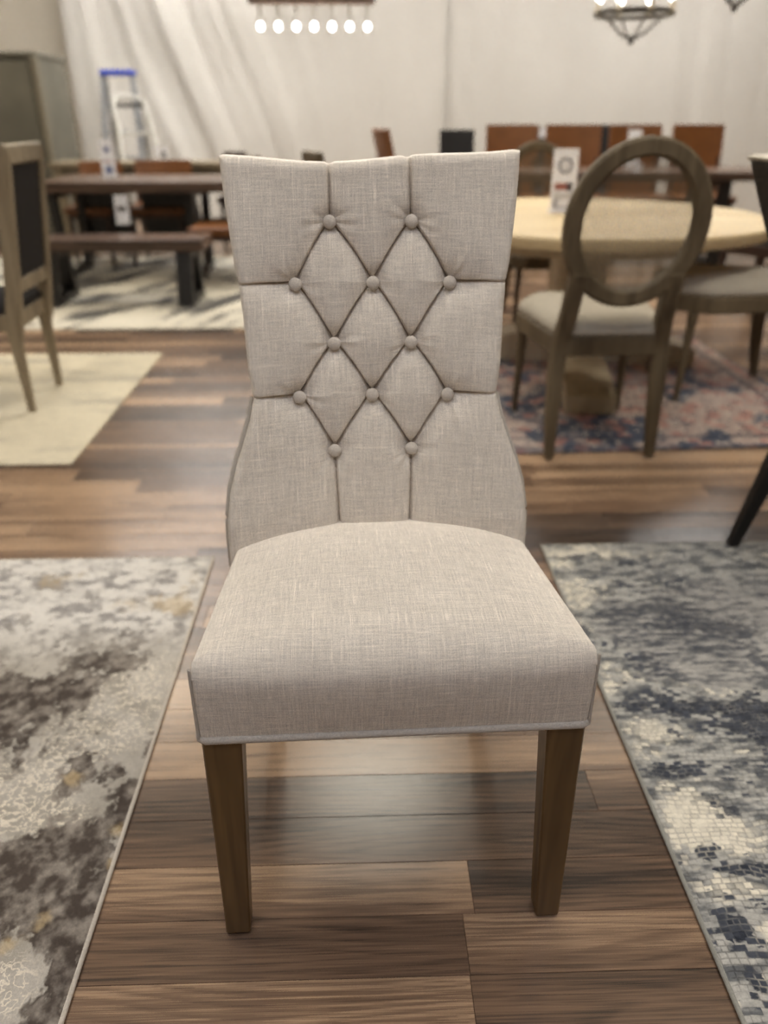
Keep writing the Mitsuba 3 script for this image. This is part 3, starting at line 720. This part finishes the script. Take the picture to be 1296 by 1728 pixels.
def leather_chair(label, loc, rz, top, hide='leather_brown', legs='dark_wood', w=.42, seat_z=.44, group=None, z0=0.0, d=.42, lean=.10):
    key = thing('leather_chair', label, 'chair', group); P = Place(key, (loc[0], loc[1], z0), rz)
    hz = top - seat_z
    n = 12; V = []
    for iy, dy in ((0, 0.0), (1, -.034)):
        for k in range(n + 1):
            for z in (seat_z + .02, seat_z + .02 + hz * .5, top - .012, top):
                x = -w / 2 + w * k / n
                edge = .010 if z >= top - .001 else 0
                V.append([x * (1 - edge * 2), -.01 - lean * (z - seat_z) / max(hz, .2) + dy * (1 if z < top - .001 else .6) - .02 * (1 - (2 * k / n - 1) ** 2), z])
    V = np.array(V); idx = np.arange(len(V)).reshape(2, n + 1, 4)
    F = [gridfaces(idx[0], True), gridfaces(idx[1]), gridfaces(np.stack([idx[0, 0], idx[1, 0]])), gridfaces(np.stack([idx[0, -1], idx[1, -1]]), True), gridfaces(np.stack([idx[0, :, -1], idx[1, :, -1]]), True), gridfaces(np.stack([idx[0, :, 0], idx[1, :, 0]]))]
    m = trimesh.Trimesh(V, np.vstack(F), process=True); trimesh.repair.fix_normals(m)
    P('backrest', m, hide, smooth=35)
    out = sg.box(-w / 2, 0, w / 2, d).buffer(.012)
    P('seat', cat_lofts([(out.buffer(-.01), seat_z - .03), (out, seat_z - .02), (out, seat_z + .02), (out.buffer(-.03), seat_z + .035)]), hide, smooth=50)
    for s in (-1, 1):
        P('leg', loft([[s * (w / 2 - .025), -.01 - lean * .6, seat_z + hz * .55], [s * (w / 2 - .025), -.03, seat_z], [s * (w / 2 - .03), -.04, 0]], rect(1, 1, .1), [.026, .036, .026], up=(0, 1, 0)), legs)
        P('leg', taper_leg([s * (w / 2 - .03), d - .03, seat_z - .02], [s * (w / 2 - .03), d - .02, 0], .036, .026), legs)
    P('seat_rail', cat_([box((s * (w / 2 - .02), d / 2, seat_z - .045), (.02, d - .06, .04)) for s in (-1, 1)] + [box((0, y, seat_z - .045), (w - .06, .02, .04)) for y in (.0, d - .03)]), legs)
    return key

def slab_top(x0, x1, y0, y1, z0, z1, seed):
    r = random.Random(seed); pts = []
    for k in range(16): pts.append((x0 + (x1 - x0) * k / 15, y0 + r.uniform(-.012, .012)))
    for k in range(16): pts.append((x1 - (x1 - x0) * k / 15, y1 + r.uniform(-.012, .012)))
    p = sg.Polygon(pts)
    return cat_([extr(p.buffer(-.008), z0, z0 + .008), extr(p, z0 + .008, z1 - .008), extr(p.buffer(-.008), z1 - .008, z1)])
def trapezoid_leg(x, yc, half_top, half_bot, z, th=.06):
    o = sg.Polygon([(-half_bot, 0), (half_bot, 0), (half_top, z), (-half_top, z)])
    i = sg.Polygon([(-half_bot + .07, .05), (half_bot - .07, .05), (half_top - .065, z - .05), (-half_top + .065, z - .05)])
    m = extr(o.difference(i), -th / 2, th / 2)
    V = np.array(m.vertices); return trimesh.Trimesh(np.stack([x + V[:, 2], yc + V[:, 0], V[:, 1]], 1), m.faces, process=False)

# round table group
k = thing('round_table', 'large round pale wood table on a cross-footed pedestal', 'table')
c = (1.10, 4.0, 0)
put(k, 'tabletop', lathe([(0, .655), (.80, .655), (.862, .668), (.872, .690), (.872, .712), (.862, .72), (0, .72)], 96, c), 'table_pale', smooth=30, label='round pale wood tabletop with a thick edge')
put(k, 'apron', lathe([(.60, .60), (.62, .60), (.62, .655), (.60, .655), (.60, .60)], 48, c), 'pedestal_pale', smooth=30)
put(k, 'column', cat_([box((c[0], c[1], .40), (.24, .24, .40), .02), box((c[0], c[1], .22), (.34, .34, .06), .015), box((c[0], c[1], .155), (.30, .30, .08), .015), box((c[0], c[1], .62), (.44, .44, .06), .02)]), 'pedestal_pale', label='square pedestal column')
for a in range(4):
    V = []; L = .90 if a % 2 == 0 else .62
    for s in (-1, 1):
        for y, z in ((0, .012), (L, .012), (L, .085), (L - .06, .105), (.25, .16), (0, .16)): V.append([s * .105, y, z])
    put(k, 'foot', xf(hull(V), c, a * math.pi / 2 - .14), 'pedestal_pale')
oval_chair('grey oak oval-back chair with cane back seen from behind at the round table', (.886, 2.70), math.radians(0.5), z0=.009)
oval_chair('grey oak oval-back chair on the far side of the round table behind the white sign', (1.115, 5.10), math.pi + .05, .93)
oval_chair('grey oak chair with a pale padded seat on the right of the round table', (1.88, 3.47), math.pi / 2 - .06, z0=.009, seat_z=.415)
oval_chair('dark brown oval-back chair with a cream panel at the right edge behind the round table', (2.82, 5.20), math.radians(128), wood='dark_wood', seat='leather_black', back='fabric_cream')

def card(name, label, loc, w, h, rz, style, tilt=.12, cat='sign', base=True):
    key = thing(name, label, cat); M = lambda m: xf(m, loc, rz)
    def onface(m2):          # m2 lies in xy (y up the card), thickness along z -> lean back
        V = np.array(m2.vertices); x, y, z = V.T
        return trimesh.Trimesh(np.stack([x, y * math.sin(tilt) - z * math.cos(tilt), y * math.cos(tilt) + z * math.sin(tilt)], 1), m2.faces, process=False)
    def flat(poly, m, nm): put(key, nm, M(onface(extr(poly, .002, .0026))), m)
    put(key, 'board', M(onface(extr(sg.box(-w / 2, 0, w / 2, h).buffer(-.004).buffer(.004), -.002, .002))), 'paper_white')
    if base: put(key, 'stand', M(box((0, h * math.sin(tilt) * .3 + .02, .004), (w, .06, .008), .001)), 'paper_white')
    if style == 'tall':
        r = w * .30; C = sg.Point(0, h * .74)
        flat(C.buffer(r).difference(C.buffer(r * .62)), 'print_grey', 'emblem_ring')
        flat(C.buffer(r * .30), 'print_pale', 'emblem_centre')
        flat(sg.box(-w * .38, h * .36, w * .12, h * .47), 'print_red', 'picture'); flat(sg.box(w * .12, h * .35, w * .34, h * .48), 'print_dark', 'picture')
        flat(sg.box(-w * .40, h * .22, w * .40, h * .32), 'print_pale', 'picture'); flat(sg.Point(-w * .22, h * .15).buffer(w * .16).difference(sg.Point(-w * .15, h * .15).buffer(w * .11)), 'print_grey', 'picture')
        flat(sg.box(-w * .38, h * .08, w * .36, h * .10), 'print_grey', 'print_line')
    elif style == 'blue':
        flat(sg.Point(0, h * .74).buffer(w * .2), 'print_blue', 'emblem'); flat(sg.box(-w * .4, h * .42, w * .4, h * .45), 'print_red', 'print_line')
        flat(sg.box(-w * .22, h * .12, w * .28, h * .30), 'print_blue', 'picture')
    elif style == 'grey':
        flat(sg.box(-w * .05, h * .25, w * .30, h * .65), 'print_grey', 'picture')
    elif style == 'dark':
        flat(sg.box(-w * .3, h * .45, w * .3, h * .62), 'print_dark', 'picture')
    return key
card('table_sign', 'tall white sign with a grey round emblem standing on the round table', (1.0, 4.05, .72), .122, .29, .0, 'tall', tilt=.05)

# black chair at the right edge, facing right; its far rear corner is in view
k = thing('nailhead_chair', 'black leather chair with nailhead trim and curved black legs at the right edge', 'chair')
NY0, NY1, NZ = 1.52, 1.99, .009
rear = bez([[.922, 1.060], [.972, .93], [1.06, .78], [1.145, .60], [1.165, .40]], 24)
sec = []
for i, (x, z) in enumerate(rear): sec.append((x, z))
fronts = [(x + .075, z - .004 if i else z - .012) for i, (x, z) in enumerate(rear)]
poly = sg.Polygon(sec + fronts[::-1]).buffer(-.012).buffer(.012, quad_segs=5)
def side_extr(poly, ya, yb, ch=.012):
    ms = []
    for q, a, b in ((poly.buffer(-ch), ya, ya + ch), (poly, ya + ch, yb - ch), (poly.buffer(-ch), yb - ch, yb)):
        m = extr(q, a, b); V = np.array(m.vertices); ms.append(trimesh.Trimesh(np.stack([V[:, 0], V[:, 2], V[:, 1] + NZ], 1), m.faces[:, ::-1], process=False))
    return cat_(ms)
bkk = put(k, 'backrest', side_extr(poly, NY0, NY1), 'leather_deep')
ball = trimesh.creation.icosphere(subdivisions=1, radius=.0052); nails = []
for y in np.arange(NY0 + .01, NY1, .0125):
    b_ = ball.copy(); b_.apply_translation([.9255, y, 1.052 + NZ]); nails.append(b_)
for x, z in bez([[.927, 1.055], [.977, .93], [1.065, .78], [1.15, .60], [1.17, .42]], 46)[1:]:
    b_ = ball.copy(); b_.apply_translation([x + .010, NY1 - .001, z + NZ]); nails.append(b_)
q = put(bkk, 'nailhead_trim', cat_(nails), 'nail_brass', smooth=True, label='row of small metal nailheads along the edge'); labels[q]['kind'] = 'stuff'
put(k, 'top_welt', box((.957, (NY0 + NY1) / 2, 1.0615 + NZ - .006), (.058, NY1 - NY0 - .02, .010), .004), 'binding_pale', label='pale welt along the top of the back')
out = sg.box(1.19, NY0 + .02, 1.62, NY1 - .02).buffer(.02)
put(k, 'seat', cat_lofts([(out.buffer(-.01), .36 + NZ), (out, .37 + NZ), (out, .46 + NZ), (out.buffer(-.04), .49 + NZ), (out.buffer(-.12), .50 + NZ)]), 'leather_deep', smooth=50)
for y in (NY0 + .03, NY1 - .018):
    put(k, 'leg', loft(bez([[1.20, y, .42 + NZ], [1.165, y, .26 + NZ], [1.125, y, .11 + NZ], [1.098, y, NZ]], 12), rect(1, 1, .12), np.linspace(.052, .030, 12), up=(0, 1, 0)), 'leather_deep', smooth=40)
    put(k, 'leg', loft(bez([[1.60, y, .40 + NZ], [1.60, y, .2 + NZ], [1.62, y, NZ]], 8), rect(1, 1, .12), np.linspace(.046, .028, 8), up=(0, 1, 0)), 'leather_deep', smooth=40)

# black-backed oak chair on the left
panel_chair('grey oak chair with a charcoal panel back on the cream rug', (-1.435, 3.40), math.pi / 2 + .03, z0=.009, wood='oak_pale')

# long slab table, bench, chairs on the left
k = thing('slab_table', 'long dark wood slab table with black metal legs behind the bench', 'table')
put(k, 'tabletop', slab_top(-2.38, -.55, 6.08, 7.0, .65, .72, 1), 'slab_dark')
for x in (-2.28, -1.27): put(k, 'leg', xf(trapezoid_leg(x, 6.54, .36, .28, .64), (0, 0, .010)), 'black_metal', label='black metal frame leg')
for xa, xb in ((-2.325, -1.92), (-1.80, -1.36)): put(k, 'dark_fill_panel', hull([[x, y, z] for y in (6.86, 6.88) for x, z in ((xa, .64), (xb, .64), (xa + .02, .25), (xb + .06, .25))]), 'black_metal', label='black panel added to fill the dark shapes under the table')  # added panels that fill in unclear dark shapes below the tabletop
k = thing('bench', 'dark wood slab bench on black trapezoid legs in front of the slab table', 'bench')
put(k, 'seat', slab_top(-2.14, -1.03, 5.30, 5.68, .355, .425, 2), 'slab_dark')
for x in (-2.06, -1.17): put(k, 'leg', xf(trapezoid_leg(x, 5.47, .14, .22, .345, .10), (0, 0, .010)), 'black_metal', label='black metal trapezoid leg')
leather_chair('brown leather chair behind the slab table below the blue-printed sign', (-2.24, 7.25), math.pi, .79, w=.36, z0=.009)
leather_chair('brown leather chair behind the slab table below the small white card', (-1.70, 7.25), math.pi, .80, w=.48, z0=.009)
leather_chair('brown leather chair at the right end of the slab table with its seat in view', (-.80, 6.05), math.pi / 2, .80, seat_z=.40, z0=.009)
card('table_sign', 'tall white sign with blue print standing on the dark slab table', (-1.93, 6.55, .72), .105, .27, .1, 'blue', tilt=.1)
card('table_sign', 'small white card standing on the pale table left of the front chair', (-1.76, 7.62, .78), .13, .13, 0, 'grey', tilt=.1)
card('price_tag', 'white and cream tag hanging below the edge of the slab table', (-1.73, 6.04, .44), .10, .20, .0, 'dark', tilt=.06, cat='tag', base=False)
k = thing('side_table', 'long pale wood table behind the brown leather chairs on the left', 'table')
put(k, 'tabletop', slab_top(-2.74, -.75, 7.48, 7.95, .735, .78, 5), 'oak_pale')
put(k, 'apron', box((-1.75, 7.72, .67), (1.86, .38, .13), .01), 'oak_pale')
for x in (-2.66, -.83):
    for y in (7.54, 7.89): put(k, 'leg', loft([[x, y, .735], [x, y, 0]], rect(1, 1, .1), [.08, .06], up=(0, 1, 0)), 'oak_pale')
k = leather_chair('dark brown chair peeping over the front chair on the left', (-1.22, 8.25), math.pi, .835, hide='dark_wood', w=.22)

# tall cabinet and stepladder
k = thing('tall_cabinet', 'tall mottled grey cabinet left of the white curtain', 'cabinet')
x0, x1, y0, y1, zt = -4.3, -2.855, 8.0, 8.8, 1.655
put(k, 'body', box(((x0 + x1) / 2, (y0 + y1) / 2 + .02, zt / 2), (x1 - x0 - .03, y1 - y0 - .04, zt - .02), .004), 'stone_grey')
put(k, 'cap', box(((x0 + x1) / 2, (y0 + y1) / 2, zt - .02), (x1 - x0, y1 - y0, .04), .006), 'stone_grey')
xs = [x0 + .02, -3.575, x1 - .075]
for a, b in zip(xs[:-1], xs[1:]): put(k, 'door', box(((a + b) / 2, y0 + .012, zt / 2 - .02), (b - a - .012, .03, zt - .10), .004), 'stone_grey')
put(k, 'corner_post', box((x1 - .03, y0 + .02, zt / 2 - .02), (.06, .06, zt - .04), .004), 'stone_pale', label='paler corner post')
k = thing('stepladder', 'tall grey stepladder with a blue top in front of the white curtain', 'ladder')
P = Place(k, (-2.50, 9.3, 0), math.radians(180 + 4))
P('top_cap', box((0, 0, 1.545), (.35, .13, .05), .008), 'plastic_blue', label='blue plastic top cap')
for sx in (-1, 1):
    P('rail', loft([[sx * .15, .04, 1.52], [sx * .22, .46, .01]], rect(.055, .024, .004), up=(0, 1, 0)), 'ladder_grey')
    P('rear_rail', loft([[sx * .14, -.04, 1.52], [sx * .20, -.30, .01]], rect(.032, .022, .004), up=(0, 1, 0)), 'ladder_grey')
for kz in range(1, 6):
    t = kz / 6; hw = .15 + .07 * t
    P('step', box((0, .01 + .42 * t, 1.49 - 1.48 * t), (2 * hw - .02, .085, .022), .003), 'ladder_grey')
k = thing('stepladder', 'small shiny aluminium stepladder with a hoop handrail beside the blue-topped one', 'ladder')
P = Place(k, (-2.17, 8.28, 0), math.radians(180 + 30))
hoop = [[-.22, .52, .01], [-.155, .12, 1.10], [-.145, .04, 1.24], [-.11, .0, 1.295], [0, -.01, 1.31], [.11, .0, 1.295], [.145, .04, 1.24], [.155, .12, 1.10], [.22, .52, .01]]
P('hoop_rail', loft(hoop, circ(.017, 10), up=(0, 1, 0.01)), 'aluminium', smooth=50, label='bent tube handrail running down as the front legs')
for sx in (-1, 1): P('rear_leg', loft([[sx * .14, .06, 1.16], [sx * .20, -.36, .01]], circ(.013, 8), up=(0, 1, 0)), 'aluminium', smooth=50)
for z in (1.0, .76, .52, .28):
    t = (1.10 - z) / 1.09; hw = .155 + .065 * t
    P('step', box((0, .12 + .40 * t - .05, z), (2 * hw - .03, .13, .03), .005), 'aluminium')
P('tool_tray', box((0, .02, 1.235), (.26, .05, .03), .005), 'black_rubber', label='dark tray under the handrail')

# row of leather chairs and their long table on the right
k = thing('long_table', 'long dark wood table in front of the row of leather chairs', 'table')
put(k, 'tabletop', slab_top(1.0, 3.55, 6.62, 7.45, .68, .745, 8), 'slab_dark')
for x in (1.25, 2.98): put(k, 'leg', trapezoid_leg(x, 7.03, .34, .36, .68, .09), 'black_metal')
for i, (pa, pb) in enumerate(((1.19, 1.675), (1.75, 2.27), (2.35, 2.84), (2.95, 3.43))):
    leather_chair(['brown leather chair, leftmost of the four in the row behind the long table', 'brown leather chair, second from the left in the row of four', 'brown leather chair behind the small white card, third in the row of four', 'brown leather chair, rightmost of the four in the row behind the long table'][i],
                  ((pa + pb) / 2, 7.88), math.pi, 1.075, w=pb - pa, seat_z=.46, group='brown leather chairs in a row', lean=.08)
for i, x in enumerate((1.875, 2.53)):
    leather_chair(['black leather chair glimpsed in the gap between the first and second brown chairs', 'black leather chair filling the gap between the second and third brown chairs'][i], (x - .02, 8.75), math.pi, 1.045 + .02 * i, hide='leather_black', legs='black_metal', w=.24 + .05 * i, lean=.06)
leather_chair('black leather chair left of the row of brown chairs above the front chair', (.90, 7.75), math.pi, 1.035, hide='leather_black', legs='black_metal', w=.315, lean=.06)
leather_chair('brown leather chair turned sideways above the middle of the front chair', (.33, 6.75), -math.pi / 2 + .25, 1.06, w=.40, lean=.14)
leather_chair('black leather chair turned sideways beside the sideways brown chair', (.13, 7.45), math.pi / 2 - .1, 1.05, hide='leather_black', legs='black_metal', w=.40, lean=.05)
panel_chair('grey oak chair turned sideways just showing above the front chair', (-.20, 5.15), -math.pi / 2 + .3, sc=.915)
panel_chair('grey oak chair whose corner just shows left of the seam above the front chair', (-.50, 4.4), -math.pi / 2 - .2, sc=.917)
card('table_sign', 'small white card on the long table before the third brown chair', (2.345, 7.2, .745), .115, .30, 0, 'grey', tilt=.05)
card('price_tag', 'small white tag hanging on the black chair glimpsed between the first two brown chairs', (1.865, 8.655, .95), .07, .09, 0, 'none', tilt=.05, cat='tag', base=False)
card('price_tag', 'tiny white tag standing on the long table seen through the oval cane back', (2.24, 6.7, .745), .06, .07, 0, 'none', tilt=.05, cat='tag')

# hanging lights
k = thing('linear_pendant', 'dark wood beam pendant light with seven glowing bulbs', 'pendant light')
put(k, 'beam', box((-.305, 6.2, 1.875), (.85, .11, .11), .006), 'slab_dark')
for x in (-.65, .04): put(k, 'rod', loft([[x, 6.2, 1.93], [x, 6.2, CEIL]], circ(.007, 8), up=(0, 1, 0)), 'black_metal', smooth=True)
def bulb(parent, p, r, rad, drop=0.0):
    m = trimesh.creation.icosphere(subdivisions=2, radius=r); m.apply_scale([1, 1, 1.25]); m.apply_translation(p)
    return put(parent, 'bulb', m, 'lamp_glass', smooth=True, emitter={'type': 'area', 'radiance': rgb([c * rad for c in (1.0, .90, .74)])})
for i in range(7):
    x = -.658 + .7275 * i / 6
    h = put(k, 'socket', loft([[x, 6.2, 1.822], [x, 6.2, 1.725]], circ(.008, 8), up=(0, 1, 0)), 'aluminium', smooth=True)
    bulb(k, (x, 6.2, 1.69), .019, 40)
def chandelier(label, c, zf, R):
    k = thing('chandelier', label, 'chandelier')
    z = zf + .15
    ringp = [[c[0] + R * math.cos(t), c[1] + R * math.sin(t), z] for t in np.arange(40) * 2 * np.pi / 40]
    put(k, 'ring', loft(ringp, rect(.008, .026), closed=True), 'iron', smooth=40)
    ring2 = [[c[0] + R * .55 * math.cos(t), c[1] + R * .55 * math.sin(t), z - .005] for t in np.arange(32) * 2 * np.pi / 32]
    put(k, 'ring', loft(ring2, rect(.006, .010), closed=True), 'iron', smooth=40)
    for i in range(4):
        t = i * math.pi / 2 + .1; d = np.array([math.cos(t), math.sin(t), 0]); o = np.array([c[0], c[1], 0])
        pts = bez([o + d * R + [0, 0, z], o + d * R * .62 + [0, 0, z - .01], o + d * R * .42 + [0, 0, zf + .02], o + d * .012 + [0, 0, zf + .012]], 14)
        put(k, 'strap', loft(pts, rect(.007, .014)), 'iron', smooth=40)
        up = bez([o + d * R + [0, 0, z], o + d * R * .9 + [0, 0, z + .35], o + d * .02 + [0, 0, z + .55]], 12)
        put(k, 'strap', loft(up, rect(.006, .012)), 'iron', smooth=40)
    for i in range(8):
        t = i * math.pi / 4 + .1; p = np.array([c[0] + R * math.cos(t), c[1] + R * math.sin(t), z])
        cn = put(k, 'candle', lathe([(0, 0), (.022, 0), (.024, .008), (.012, .012), (.012, .07), (0, .07)], 12, p), 'fabric_cream', smooth=30)
        bulb(k, tuple(p + [0, 0, .10]), .022, 26)
    put(k, 'finial', lathe([(0, -.03), (.012, -.025), (.022, 0), (.012, .022), (0, .03)], 12, (c[0], c[1], zf)), 'iron', smooth=40)
    put(k, 'stem', loft([[c[0], c[1], z + .53], [c[0], c[1], CEIL]], circ(.006, 8), up=(0, 1, 0)), 'iron', smooth=True)
chandelier('iron ring chandelier with candle bulbs above the right row of chairs', (1.835, 6.0), 1.60, .255)
chandelier('iron chandelier at the top right corner with only its bottom showing', (2.50, 6.0), 1.79, .20)
